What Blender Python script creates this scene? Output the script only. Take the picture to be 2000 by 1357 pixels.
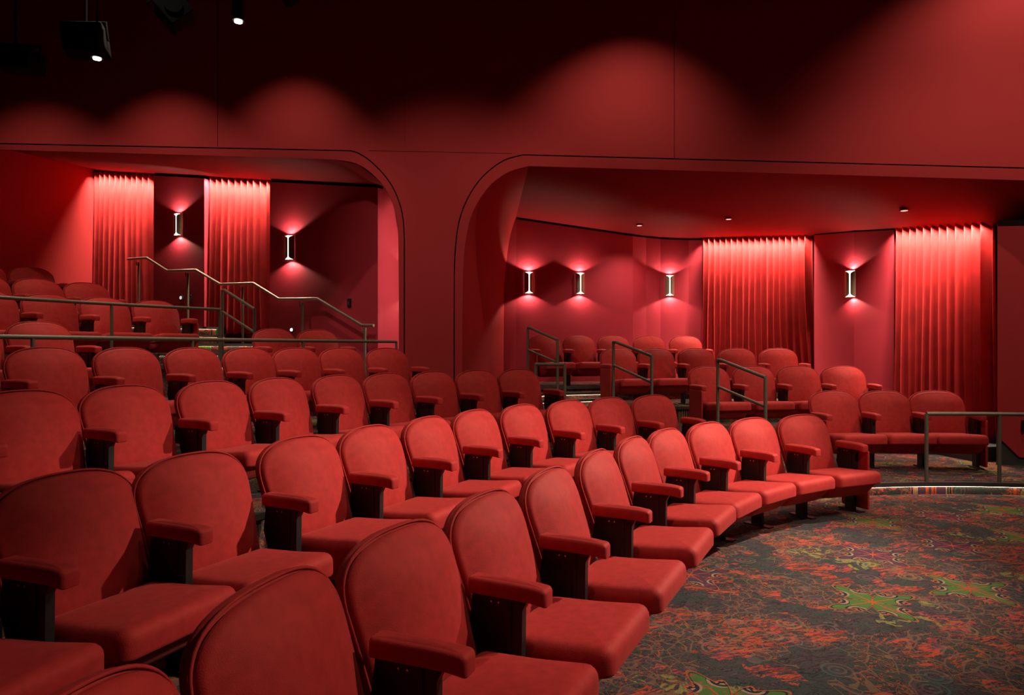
import bpy, math, random
from math import sin, cos, pi, radians, atan2, sqrt
from mathutils import Vector, Matrix
random.seed(7)
for o in list(bpy.data.objects): bpy.data.objects.remove(o)
SC = bpy.context.scene
COL = SC.collection

# ------------------------------------------------------------------ camera
EYE = 1.36; F = 1360.43; CX = 1000.0; CY = 681.8      # frame 2000 x 1357
cam = bpy.data.cameras.new('camera'); camo = bpy.data.objects.new('camera', cam); COL.objects.link(camo)
camo.location = (0, 0, EYE); camo.rotation_euler = (pi/2, 0, 0)
cam.sensor_width = 36; cam.lens = 36*F/2000; cam.shift_y = (CY-678.5)/2000; cam.clip_start = 0.02
SC.camera = camo
# ------------------------------------------------------------------ world, exposure
w = bpy.data.worlds.new('World'); SC.world = w; w.use_nodes = True
w.node_tree.nodes['Background'].inputs[0].default_value = (0.30, 0.24, 0.20, 1)
w.node_tree.nodes['Background'].inputs[1].default_value = 0.0
SC.view_settings.view_transform = 'Standard'; SC.view_settings.look = 'None'
SC.view_settings.exposure = 0.0; SC.view_settings.gamma = 1; SC.view_settings.use_curve_mapping = False
try:
    SC.cycles.max_bounces = 8; SC.cycles.diffuse_bounces = 6; SC.cycles.sample_clamp_indirect = 6
except Exception: pass

WARM = (1.0, 0.86, 0.70)
def spot(name, loc, target, power, angle=60, blend=0.5, radius=0.06, color=WARM, parent=None):
    d = bpy.data.lights.new(name, 'SPOT'); d.energy = power; d.spot_size = radians(angle); d.spot_blend = blend
    d.shadow_soft_size = radius; d.color = color
    o = bpy.data.objects.new(name, d); COL.objects.link(o); o.location = loc
    v = Vector(target)-Vector(loc); o.rotation_euler = v.to_track_quat('-Z', 'Y').to_euler()
    if parent: o.parent = parent
    return o
def area(name, loc, target, power, sx, sy, color=WARM, spread=180, roll=0):
    d = bpy.data.lights.new(name, 'AREA'); d.shape = 'RECTANGLE'; d.size = sx; d.size_y = sy; d.energy = power
    d.color = color; d.spread = radians(spread)
    o = bpy.data.objects.new(name, d); COL.objects.link(o); o.location = loc
    v = Vector(target)-Vector(loc)
    q = v.to_track_quat('-Z', 'Y'); o.rotation_euler = q.to_euler()
    if roll: o.rotation_euler = (q.to_matrix() @ Matrix.Rotation(roll, 3, 'Z')).to_euler()
    return o

# --- unseen hall spots, some added to brighten dim parts (location, target, power, angle)
UNSEEN_SPOTS = [
 ((6.2, 5.0, 4.8), (1.0, 4.5, 0.5), 3300, 38),      # key on the front rows, from the far side of the stage
 ((4.6, 2.6, 4.6), (-0.15, 1.6, 0.4), 800, 25),
 ((3.8, 1.4, 4.8), (2.3, 6.3, 0.5), 420, 40),  # unseen, added to lift the dim right ends of the rows
 ((7.2, 3.0, 5.4), (2.6, 6.4, 0.5), 520, 34),
 ((2.6, 4.2, 6.0), (-1.6, 5.6, 0.6), 460, 50),
 ((0.6, 3.4, 6.0), (-2.6, 4.6, 0.6), 160, 56),
 ((-1.3, 3.6, 6.0), (0.2, 4.0, 0.0), 160, 60),
 ((1.0, 6.2, 6.0), (2.9, 5.6, 0.0), 220, 60),
 ((2.0, 0.6, 6.0), (2.4, 3.0, 0.0), 330, 60),
 ((-2.9, 4.6, 6.0), (-3.6, 6.6, 0.9), 130, 66),
 ((-1.6, 4.6, 5.6), (-0.7, 9.1, 2.4), 330, 50),  # unseen, added in place of bounce light on the pillar
 ((4.4, 3.4, 6.1), (4.4, 8.3, 1.0), 420, 56),
]
for loc, tgt, pw, an in UNSEEN_SPOTS:
    spot('unseen_spot', loc, tgt, pw, an, 0.8, 0.10)
# --- wall washers along the arcade wall: (x px of pool, distance from wall, power)
WASH = []

def at(x, y, D):
    return Vector(((x-CX)/F*D, D, EYE+(CY-y)*D/F))

# ------------------------------------------------------------------ materials
MATS = {}
def new_mat(name):
    m = bpy.data.materials.new(name); m.use_nodes = True; nt = m.node_tree
    b = nt.nodes['Principled BSDF']; MATS[name] = m
    return m, nt, b
def plain(name, col, rough=0.6, metal=0.0, spec=0.5, noise=0.0, scale=6.0, bump=0.0, bscale=60):
    m, nt, b = new_mat(name)
    b.inputs['Roughness'].default_value = rough; b.inputs['Metallic'].default_value = metal
    b.inputs['Specular IOR Level'].default_value = spec
    tc = nt.nodes.new('ShaderNodeTexCoord')
    n = nt.nodes.new('ShaderNodeTexNoise'); n.inputs['Scale'].default_value = scale; n.inputs['Detail'].default_value = 5
    nt.links.new(tc.outputs['Object'], n.inputs['Vector'])
    r = nt.nodes.new('ShaderNodeValToRGB'); nt.links.new(n.outputs['Fac'], r.inputs[0])
    r.color_ramp.elements[0].position = 0.3; r.color_ramp.elements[1].position = 0.7
    r.color_ramp.elements[0].color = tuple(c*(1-noise) for c in col)+(1,)
    r.color_ramp.elements[1].color = tuple(min(1, c*(1+noise)) for c in col)+(1,)
    nt.links.new(r.outputs[0], b.inputs['Base Color'])
    if bump:
        n2 = nt.nodes.new('ShaderNodeTexNoise'); n2.inputs['Scale'].default_value = bscale; n2.inputs['Detail'].default_value = 3
        nt.links.new(tc.outputs['Object'], n2.inputs['Vector'])
        bp = nt.nodes.new('ShaderNodeBump'); bp.inputs['Strength'].default_value = bump; bp.inputs['Distance'].default_value = 0.004
        nt.links.new(n2.outputs['Fac'], bp.inputs['Height']); nt.links.new(bp.outputs[0], b.inputs['Normal'])
    return m
def velvet(name, col, sheen_col, sheen=0.6, noise=0.25, scale=9):
    m = plain(name, col, rough=0.85, spec=0.15, noise=noise, scale=scale, bump=0.25, bscale=300)
    b = m.node_tree.nodes['Principled BSDF']
    b.inputs['Sheen Weight'].default_value = sheen; b.inputs['Sheen Roughness'].default_value = 0.38
    b.inputs['Sheen Tint'].default_value = sheen_col+(1,)
    # broad soft dents in the pile
    nt = m.node_tree
    tc = [n for n in nt.nodes if n.type == 'TEX_COORD'][0]; bp = [n for n in nt.nodes if n.type == 'BUMP'][0]
    n3 = nt.nodes.new('ShaderNodeTexNoise'); n3.inputs['Scale'].default_value = 5; n3.inputs['Detail'].default_value = 6
    n3.inputs['Distortion'].default_value = 0.6
    nt.links.new(tc.outputs['Object'], n3.inputs['Vector'])
    b2 = nt.nodes.new('ShaderNodeBump'); b2.inputs['Strength'].default_value = 0.16; b2.inputs['Distance'].default_value = 0.008
    nt.links.new(n3.outputs['Fac'], b2.inputs['Height']); nt.links.new(bp.outputs[0], b2.inputs['Normal'])
    nt.links.new(b2.outputs[0], b.inputs['Normal'])
    return m
def emit(name, col, strength):
    m, nt, b = new_mat(name)
    b.inputs['Base Color'].default_value = col+(1,)
    b.inputs['Emission Color'].default_value = col+(1,); b.inputs['Emission Strength'].default_value = strength
    return m

M_VELVET = velvet('seat_velvet', (0.37, 0.022, 0.021), (1.0, 0.30, 0.24), 0.16, noise=0.13, scale=26)
for m_ in (M_VELVET,):
    b_ = m_.node_tree.nodes['Principled BSDF']; b_.inputs['Roughness'].default_value = 0.66; b_.inputs['Specular IOR Level'].default_value = 0.42
    b_.inputs['Specular Tint'].default_value = (1.0, 0.30, 0.22, 1)
M_CURTAIN = velvet('curtain_velvet', (0.38, 0.018, 0.018), (1.0, 0.25, 0.18), 0.05, noise=0.15, scale=4)
M_WALL = plain('red_wall_paint', (0.37, 0.027, 0.028), rough=0.75, spec=0.12, noise=0.03, scale=1.5)
M_PANEL = plain('red_fabric_panel', (0.40, 0.024, 0.040), rough=0.75, spec=0.25, noise=0.04, scale=2, bump=0.15, bscale=220)
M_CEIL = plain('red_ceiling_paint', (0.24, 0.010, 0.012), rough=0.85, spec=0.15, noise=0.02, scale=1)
M_DARKC = plain('dark_ceiling_paint', (0.10, 0.008, 0.010), rough=0.8, spec=0.1, noise=0.05)
M_BLACK = plain('black_powder_coat', (0.012, 0.010, 0.009), rough=0.45, spec=0.4, noise=0.1)
M_GEAR = plain('matte_black_housing', (0.006, 0.006, 0.006), rough=0.9, spec=0.1)
M_GROOVE = plain('black_shadow_gap', (0.01, 0.006, 0.006), rough=0.9, spec=0.1)
M_RAIL = plain('bronze_rail_paint', (0.15, 0.13, 0.09), rough=0.42, metal=0.3, spec=0.5, noise=0.08, scale=20)
M_BRASS = plain('brushed_steel_rail', (0.36, 0.30, 0.23), rough=0.38, metal=0.8, noise=0.05, scale=20)
M_BRONZE = plain('sconce_bronze', (0.38, 0.31, 0.20), rough=0.4, metal=0.7, noise=0.05, scale=20)
M_NOSE = plain('dark_step_nosing', (0.045, 0.036, 0.030), rough=0.55, noise=0.1, scale=10)
M_SKIRT = plain('dark_skirting', (0.035, 0.032, 0.028), rough=0.6, noise=0.1)
M_SCREW = plain('bare_steel', (0.6, 0.6, 0.58), rough=0.3, metal=1)
M_GLOW = emit('sconce_diffuser', (1.0, 0.93, 0.76), 2.2)
M_LENS = emit('lamp_lens', (1.0, 0.92, 0.75), 14.0)
M_LENS2 = emit('recessed_lens', (1.0, 0.75, 0.65), 0.8)
M_LED = emit('led_strip', (1.0, 0.80, 0.56), 17.0)
M_STAR = emit('step_light_lens', (1.0, 0.95, 0.80), 30.0)
M_WHITE = plain('white_plastic', (0.7, 0.68, 0.64), rough=0.4)

def carpet():
    m, nt, b = new_mat('patterned_carpet'); L = nt.links
    b.inputs['Roughness'].default_value = 0.95; b.inputs['Specular IOR Level'].default_value = 0.1
    N = nt.nodes.new
    tc = N('ShaderNodeTexCoord')
    mp = N('ShaderNodeMapping'); mp.vector_type = 'TEXTURE'
    mp.inputs['Location'].default_value = (1.94-0.345, 3.75-0.345, 0); mp.inputs['Rotation'].default_value = (0, 0, radians(17.5))
    mp.inputs['Scale'].default_value = (0.69, 0.69, 0.69)
    # rotate about the motif lattice
    c, s_ = cos(radians(17.5)), sin(radians(17.5))
    mp.inputs['Location'].default_value = (1.94-(c*0.345-s_*0.345), 3.75-(s_*0.345+c*0.345), 0)
    L.new(tc.outputs['Object'], mp.inputs['Vector'])
    sep = N('ShaderNodeSeparateXYZ'); L.new(mp.outputs[0], sep.inputs[0])
    def M(op, a, bb=None, cc=None):
        n = N('ShaderNodeMath'); n.operation = op
        for i, v in enumerate((a, bb, cc)):
            if v is None: continue
            if isinstance(v, (int, float)): n.inputs[i].default_value = v
            else: L.new(v, n.inputs[i])
        return n.outputs[0]
    def mixc(f, a, bb):
        n = N('ShaderNodeMix'); n.data_type = 'RGBA'
        if isinstance(f, (int, float)): n.inputs[0].default_value = f
        else: L.new(f, n.inputs[0])
        for i, v in ((6, a), (7, bb)):
            if isinstance(v, tuple): n.inputs[i].default_value = v+(1,)
            else: L.new(v, n.inputs[i])
        return n.outputs[2]
    def noise(vec, sc, det=3, dist=0.0, rough=0.55):
        n = N('ShaderNodeTexNoise'); n.inputs['Scale'].default_value = sc; n.inputs['Detail'].default_value = det
        n.inputs['Distortion'].default_value = dist; n.inputs['Roughness'].default_value = rough
        L.new(vec, n.inputs['Vector']); return n
    def ramp(fac, stops, interp='LINEAR'):
        n = N('ShaderNodeValToRGB'); n.color_ramp.interpolation = interp
        e = n.color_ramp.elements
        while len(e) < len(stops): e.new(0.5)
        for k, (p, cl) in enumerate(stops):
            e[k].position = p; e[k].color = cl+(1,)
        L.new(fac, n.inputs[0]); return n.outputs[0]
    V = mp.outputs[0]
    # per-tile offset of streak direction
    tile = N('ShaderNodeVectorMath'); tile.operation = 'SCALE'; tile.inputs['Scale'].default_value = 1.5; L.new(V, tile.inputs[0])
    fl = N('ShaderNodeVectorMath'); fl.operation = 'FLOOR'; L.new(tile.outputs[0], fl.inputs[0])
    wn = N('ShaderNodeTexWhiteNoise'); wn.noise_dimensions = '3D'; L.new(fl.outputs[0], wn.inputs['Vector'])
    off = N('ShaderNodeVectorMath'); off.operation = 'MULTIPLY_ADD'
    L.new(wn.outputs['Color'], off.inputs[0]); off.inputs[1].default_value = (9, 9, 9); L.new(V, off.inputs[2])
    st = N('ShaderNodeMapping'); st.inputs['Scale'].default_value = (3.0, 11.0, 9.0); L.new(off.outputs[0], st.inputs['Vector'])
    n1 = noise(st.outputs[0], 1.0, 6, 1.2, 0.65)
    base = ramp(n1.outputs['Fac'], [(0.30, (0.018, 0.020, 0.016)), (0.40, (0.060, 0.062, 0.050)), (0.46, (0.030, 0.050, 0.044)),
            (0.52, (0.095, 0.055, 0.060)), (0.58, (0.030, 0.022, 0.030)), (0.66, (0.13, 0.085, 0.075)), (0.75, (0.05, 0.075, 0.070))])
    # fine thread like contour lines
    n2 = noise(V, 5.5, 2, 2.2)
    ln = M('ABSOLUTE', M('SUBTRACT', M('FRACT', M('MULTIPLY', n2.outputs['Fac'], 7.0)), 0.5))
    lm = M('LESS_THAN', ln, 0.09)
    base = mixc(M('MULTIPLY', lm, 0.7), base, (0.012, 0.011, 0.010))
    n2b = noise(V, 8.0, 2, 1.6)
    ln2 = M('LESS_THAN', M('ABSOLUTE', M('SUBTRACT', M('FRACT', M('MULTIPLY', n2b.outputs['Fac'], 5.0)), 0.5)), 0.06)
    nm = noise(V, 1.3, 2)
    base = mixc(M('MULTIPLY', ln2, M('GREATER_THAN', nm.outputs['Fac'], 0.48)), base, (0.36, 0.075, 0.022))
    # red / orange / pink bursts
    n3 = noise(V, 2.3, 3, 0.5)
    n4 = noise(st.outputs[0], 1.9, 6, 1.8, 0.7)
    pm = M('MULTIPLY', M('GREATER_THAN', n3.outputs['Fac'], 0.54), M('GREATER_THAN', n4.outputs['Fac'], 0.52))
    redc = ramp(noise(off.outputs[0], 3.0, 4, 1.0).outputs['Fac'], [(0.35, (0.34, 0.03, 0.018)), (0.5, (0.62, 0.085, 0.022)), (0.60, (0.58, 0.05, 0.06)), (0.7, (0.16, 0.03, 0.05))])
    base = mixc(M('MULTIPLY', pm, 0.85), base, redc)
    # voronoi rosettes and purple scroll work between the medallions
    vo = N('ShaderNodeTexVoronoi'); vo.inputs['Scale'].default_value = 3.4; L.new(V, vo.inputs['Vector'])
    rg = M('SINE', M('MULTIPLY', vo.outputs['Distance'], 46.0))
    vm = M('MULTIPLY', M('GREATER_THAN', rg, 0.35), M('LESS_THAN', vo.outputs['Distance'], 0.36))
    n7 = noise(V, 1.7, 2)
    vcol = ramp(n7.outputs['Fac'], [(0.38, (0.06, 0.11, 0.10)), (0.47, (0.16, 0.10, 0.085)), (0.54, (0.13, 0.045, 0.085)), (0.62, (0.28, 0.17, 0.09))])
    base = mixc(M('MULTIPLY', vm, 0.62), base, vcol)
    vo2 = N('ShaderNodeTexVoronoi'); vo2.feature = 'DISTANCE_TO_EDGE'; vo2.inputs['Scale'].default_value = 7.0
    dv = N('ShaderNodeVectorMath'); dv.operation = 'MULTIPLY_ADD'; L.new(n7.outputs['Color'], dv.inputs[0]); dv.inputs[1].default_value = (0.5, 0.5, 0.5); L.new(V, dv.inputs[2])
    L.new(dv.outputs[0], vo2.inputs['Vector'])
    em = M('MULTIPLY', M('LESS_THAN', vo2.outputs['Distance'], 0.035), M('GREATER_THAN', nm.outputs['Fac'], 0.46))
    base = mixc(M('MULTIPLY', em, 0.6), base, (0.24, 0.12, 0.07))
    # yellow-green patches
    n5 = noise(V, 0.95, 2, 0.3); n6 = noise(off.outputs[0], 9.0, 3, 1.0)
    gm = M('MULTIPLY', M('LESS_THAN', n5.outputs['Fac'], 0.38), M('GREATER_THAN', n6.outputs['Fac'], 0.54))
    base = mixc(M('MULTIPLY', gm, 0.8), base, ramp(n6.outputs['Fac'], [(0.52, (0.10, 0.17, 0.05)), (0.60, (0.36, 0.26, 0.05)), (0.68, (0.07, 0.13, 0.12))]))
    # medallions on a square lattice
    fx = M('SUBTRACT', M('FRACT', sep.outputs[0]), 0.5); fy = M('SUBTRACT', M('FRACT', sep.outputs[1]), 0.5)
    ax = M('ABSOLUTE', fx); ay = M('ABSOLUTE', fy)
    rr = M('SQRT', M('ADD', M('MULTIPLY', fx, fx), M('MULTIPLY', fy, fy)))
    th = M('ARCTAN2', fy, fx)
    lobe = M('ADD', 0.27, M('ADD', M('MULTIPLY', 0.10, M('COSINE', M('MULTIPLY', th, 4.0))), M('MULTIPLY', 0.05, M('COSINE', M('MULTIPLY', th, 12.0)))))
    dd = M('SUBTRACT', rr, lobe)
    fl2 = N('ShaderNodeVectorMath'); fl2.operation = 'FLOOR'; L.new(V, fl2.inputs[0])
    wn2 = N('ShaderNodeTexWhiteNoise'); L.new(fl2.outputs[0], wn2.inputs['Vector'])
    cellv = wn2.outputs['Value']
    body = mixc(M('GREATER_THAN', cellv, 0.62), (0.075, 0.155, 0.035), (0.085, 0.035, 0.060))
    inside = M('LESS_THAN', dd, 0.0)
    show = M('MULTIPLY', inside, M('GREATER_THAN', cellv, 0.40))
    med = body
    # spiral scrolls mirrored in the four quarters
    def scroll(cx_, cy_, med, k):
        dx = M('SUBTRACT', ax, cx_); dy = M('SUBTRACT', ay, cy_)
        d = M('SQRT', M('ADD', M('MULTIPLY', dx, dx), M('MULTIPLY', dy, dy)))
        an = M('ARCTAN2', dy, dx)
        w_ = M('SINE', M('ADD', M('MULTIPLY', d, 150.0), M('MULTIPLY', an, k)))
        colr = mixc(M('GREATER_THAN', w_, 0.1), (0.022, 0.020, 0.040), (0.36, 0.23, 0.13))
        return mixc(M('LESS_THAN', d, 0.085), med, colr), d
    med, d1 = scroll(0.24, 0.10, med, 1.0)
    med, d2 = scroll(0.11, 0.24, med, -1.0)
    # orange crossing rays
    rayv = M('ABSOLUTE', M('SINE', M('MULTIPLY', th, 4.0)))
    ray = M('MULTIPLY', M('LESS_THAN', M('MULTIPLY', rayv, rr), 0.022), M('LESS_THAN', rr, 0.2))
    med = mixc(ray, med, (0.50, 0.080, 0.020))
    edge = M('MULTIPLY', M('GREATER_THAN', dd, -0.016), inside)
    med = mixc(edge, med, (0.46, 0.085, 0.022))
    edge2 = M('MULTIPLY', M('LESS_THAN', M('ABSOLUTE', M('ADD', dd, 0.034)), 0.008), inside)
    med = mixc(edge2, med, (0.020, 0.018, 0.022))
    base = mixc(show, base, med)
    # medallion dips under the red bursts in places
    base = mixc(M('MULTIPLY', M('MULTIPLY', pm, show), 0.55), base, (0.45, 0.05, 0.05))
    # overall fabric darkening and pile
    nf = noise(tc.outputs['Object'], 180, 2)
    base = mixc(M('MULTIPLY', nf.outputs['Fac'], 0.55), base, (0.02, 0.018, 0.016))
    L.new(base, b.inputs['Base Color'])
    bp = N('ShaderNodeBump'); bp.inputs['Strength'].default_value = 0.5; bp.inputs['Distance'].default_value = 0.004
    L.new(nf.outputs['Fac'], bp.inputs['Height']); L.new(bp.outputs[0], b.inputs['Normal'])
    return m
M_CARPET = carpet()

# ------------------------------------------------------------------ mesh helpers
class MB:
    def __init__(s): s.v = []; s.f = []
    def add(s, verts, faces):
        o = len(s.v); s.v += [tuple(p) for p in verts]; s.f += [tuple(i+o for i in fc) for fc in faces]; return s
    def box(s, x0, x1, y0, y1, z0, z1):
        vs = [(x, y, z) for x in (x0, x1) for y in (y0, y1) for z in (z0, z1)]
        return s.add(vs, [(0, 1, 3, 2), (4, 6, 7, 5), (0, 4, 5, 1), (2, 3, 7, 6), (0, 2, 6, 4), (1, 5, 7, 3)])
    def obox(s, c, ax, ay, az, hx, hy, hz):
        c, ax, ay, az = map(Vector, (c, ax, ay, az))
        vs = [c+ax*hx*i+ay*hy*j+az*hz*k for i in (-1, 1) for j in (-1, 1) for k in (-1, 1)]
        return s.add(vs, [(0, 1, 3, 2), (4, 6, 7, 5), (0, 4, 5, 1), (2, 3, 7, 6), (0, 2, 6, 4), (1, 5, 7, 3)])
    def tube(s, pts, r, n=12, cap=True):
        pts = [Vector(p) for p in pts]; rings = []
        up = Vector((0, 0, 1))
        for i, p in enumerate(pts):
            if i == 0: d = pts[1]-p
            elif i == len(pts)-1: d = p-pts[i-1]
            else: d = (pts[i+1]-p).normalized()+(p-pts[i-1]).normalized()
            d.normalize()
            a = d.cross(up)
            if a.length < 1e-3: a = d.cross(Vector((0, 1, 0)))
            a.normalize(); b_ = a.cross(d).normalized()
            k = 1.0
            if 0 < i < len(pts)-1:
                cs = (p-pts[i-1]).normalized().dot(d); k = 1/max(cs, 0.5)
            rings.append([(p+a*(r*cos(2*pi*j/n))+b_*(r*sin(2*pi*j/n))*(k if abs(d.z) < .99 else 1)) for j in range(n)])
        vs = [q for rg in rings for q in rg]; fs = []
        for i in range(len(pts)-1):
            for j in range(n):
                fs.append((i*n+j, i*n+(j+1) % n, (i+1)*n+(j+1) % n, (i+1)*n+j))
        if cap:
            fs.append(tuple(range(n-1, -1, -1))); fs.append(tuple((len(pts)-1)*n+j for j in range(n)))
        return s.add(vs, fs)
    def grid(s, rows):
        m = len(rows[0]); vs = [p for r in rows for p in r]
        fs = [(i*m+j, i*m+j+1, (i+1)*m+j+1, (i+1)*m+j) for i in range(len(rows)-1) for j in range(m-1)]
        return s.add(vs, fs)
    def mesh(s, name, mat, smooth=True, angle=35):
        me = bpy.data.meshes.new(name); me.from_pydata(s.v, [], s.f); me.validate(); me.update()
        import bmesh
        bm = bmesh.new(); bm.from_mesh(me); bmesh.ops.recalc_face_normals(bm, faces=bm.faces)
        if smooth:
            for f in bm.faces: f.smooth = True
            for e in bm.edges:
                if len(e.link_faces) == 2 and e.calc_face_angle(0) > radians(angle): e.smooth = False
        bm.to_mesh(me); bm.free()
        me.materials.append(mat); return me
    def build(s, name, mat, parent=None, smooth=True, angle=35):
        o = bpy.data.objects.new(name, s.mesh(name, mat, smooth, angle)); COL.objects.link(o)
        if parent: o.parent = parent
        return o
def tag(o, label=None, cat=None, group=None, kind=None):
    if label: o['label'] = label
    if cat: o['category'] = cat
    if group: o['group'] = group
    if kind: o['kind'] = kind
    return o
def empty(name, loc, rz=0.0):
    o = bpy.data.objects.new(name, None); COL.objects.link(o); o.location = loc; o.rotation_euler = (0, 0, rz)
    o.empty_display_size = 0.1; return o
def structure(name, mb, mat, label=None, smooth=False, angle=35):
    return tag(mb.build(name, mat, None, smooth, angle), label, None, None, 'structure')
def world_to_parent(root, mb):
    """vertices given in world metres, root placed at an offset"""
    L = root.location; c, s_ = cos(-root.rotation_euler[2]), sin(-root.rotation_euler[2])
    mb.v = [((x-L.x)*c-(y-L.y)*s_, (x-L.x)*s_+(y-L.y)*c, z-L.z) for x, y, z in mb.v]; return mb

# ------------------------------------------------------------------ seating geometry
A0 = radians(26.694); CCX, CCY = 4.0577, 2.5613
def curve(s, R):
    fx, fy = cos(A0), -sin(A0)
    if s < 0:
        return CCX-R*fx+s*sin(A0), CCY-R*fy+s*cos(A0), A0
    a = A0+s/R
    return CCX-R*cos(a), CCY+R*sin(a), a
TIER = {'A': 0.0, 'B': 0.112, 'C': 0.348, 'D': 0.579, 'E': 0.80, 'F': 1.165, 'G': 1.44, 'H': 1.716}
EDGE = {'B': 3.98, 'C': 5.80, 'D': 7.15, 'E': 8.47, 'F': 9.78, 'G': 11.08, 'H': 12.38}
RB = {'A': 3.80, 'B': 5.085, 'C': 6.447, 'D': 7.79, 'E': 9.108, 'F': 10.4, 'G': 11.7, 'H': 13.0}

# pillow solid from an outline (counter-clockwise list of 2D points)
def inset(out, d):
    n = len(out); res = []
    for i in range(n):
        p0, p1, p2 = Vector(out[i-1]), Vector(out[i]), Vector(out[(i+1) % n])
        e1 = (p1-p0); e2 = (p2-p1); t = (e1.normalized()+e2.normalized()).normalized()
        nrm = Vector((-t.y, t.x)); res.append(p1+nrm*d)
    return res
def pillow(out, top, bot, r, crown=0.0, crown_b=0.0, rb=None, pinch=0.0):
    """out: 2D outline; solid between heights bot..top; returns MB in (u,v,h)"""
    rb = r if rb is None else rb; n = len(out); rings = []
    c = sum((Vector(p) for p in out), Vector((0, 0)))/n
    ct = [0.0, 0.45, 0.8, 0.95]
    # bottom side: from the centre out
    base = inset(out, rb)
    for k in (0.0, 0.35, 0.7, 0.9):
        rings.append([(c.x+(p.x-c.x)*k if k else c.x, c.y+(p.y-c.y)*k if k else c.y, bot-crown_b*(1-k*k)) for p in base] if k else None)
    rings = [g for g in rings if g]
    for q in range(5):
        t = q/4*pi/2; o2 = inset(out, rb*(1-sin(t))+1e-5); rings.append([(p.x, p.y, bot+rb*(1-cos(t))) for p in o2])
    if pinch:
        o2 = inset(out, pinch); mid = (top+bot)/2
        rings.append([(p.x, p.y, bot+rb+0.3*(top-r-bot-rb)) for p in inset(out, 1e-5)])
        rings.append([(p.x, p.y, mid) for p in o2])
        rings.append([(p.x, p.y, bot+rb+0.7*(top-r-bot-rb)) for p in inset(out, 1e-5)])
    for q in range(6):
        t = q/5*pi/2; o2 = inset(out, r*(1-cos(t))+1e-5); rings.append([(p.x, p.y, top-r+r*sin(t)) for p in o2])
    basef = inset(out, r)
    for k in (0.93, 0.85, 0.7, 0.5, 0.25):
        rings.append([(c.x+(p.x-c.x)*k, c.y+(p.y-c.y)*k, top+crown*(1-k**2.2)) for p in basef])
    vs = [p for rg in rings for p in rg]; m = len(rings); fs = []
    for i in range(m-1):
        for j in range(n):
            fs.append((i*n+j, i*n+(j+1) % n, (i+1)*n+(j+1) % n, (i+1)*n+j))
    cb = len(vs); vs.append((c.x, c.y, bot-crown_b)); ctp = len(vs); vs.append((c.x, c.y, top+crown))
    for j in range(n):
        fs.append((cb, (j+1) % n, j)); fs.append((ctp, (m-1)*n+j, (m-1)*n+(j+1) % n))
    mb = MB(); mb.add(vs, fs); return mb
def rrect(x0, x1, y0, y1, r, k=5):
    pts = []
    for cx_, cy_, a0 in ((x1-r, y0+r, -pi/2), (x1-r, y1-r, 0), (x0+r, y1-r, pi/2), (x0+r, y0+r, pi)):
        for i in range(k+1):
            a = a0+pi/2*i/k; pts.append((cx_+r*cos(a), cy_+r*sin(a)))
    res = []
    for i in range(len(pts)):                      # add points on the straight sides
        p, q = pts[i], pts[(i+1) % len(pts)]; res.append(p)
        d = math.hypot(q[0]-p[0], q[1]-p[1])
        if d > 0.05:
            m = int(d/0.04)
            for j in range(1, m): res.append((p[0]+(q[0]-p[0])*j/m, p[1]+(q[1]-p[1])*j/m))
    return res
def tomb(hw_b, hw_t, z0, zs, zt, n=30, ex=2.35):
    """tombstone outline: bottom half width, shoulder half width, bottom, shoulder and top heights"""
    pts = []
    for i in range(5): pts.append((-hw_b+0.0+2*hw_b*i/5, z0))
    for i in range(6): t = i/6; pts.append((hw_b+(hw_t-hw_b)*t, z0+(zs-z0)*t))
    for i in range(n+1):
        a = pi*i/n; c_, s_ = cos(a), sin(a)
        pts.append((hw_t*math.copysign(abs(c_)**(2/ex), c_), zs+(zt-zs)*abs(s_)**(2/ex)))
    for i in range(6): t = (i+1)/6; pts.append((-(hw_t+(hw_b-hw_t)*t), zs-(zs-z0)*t))
    return pts[:-1]

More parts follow.
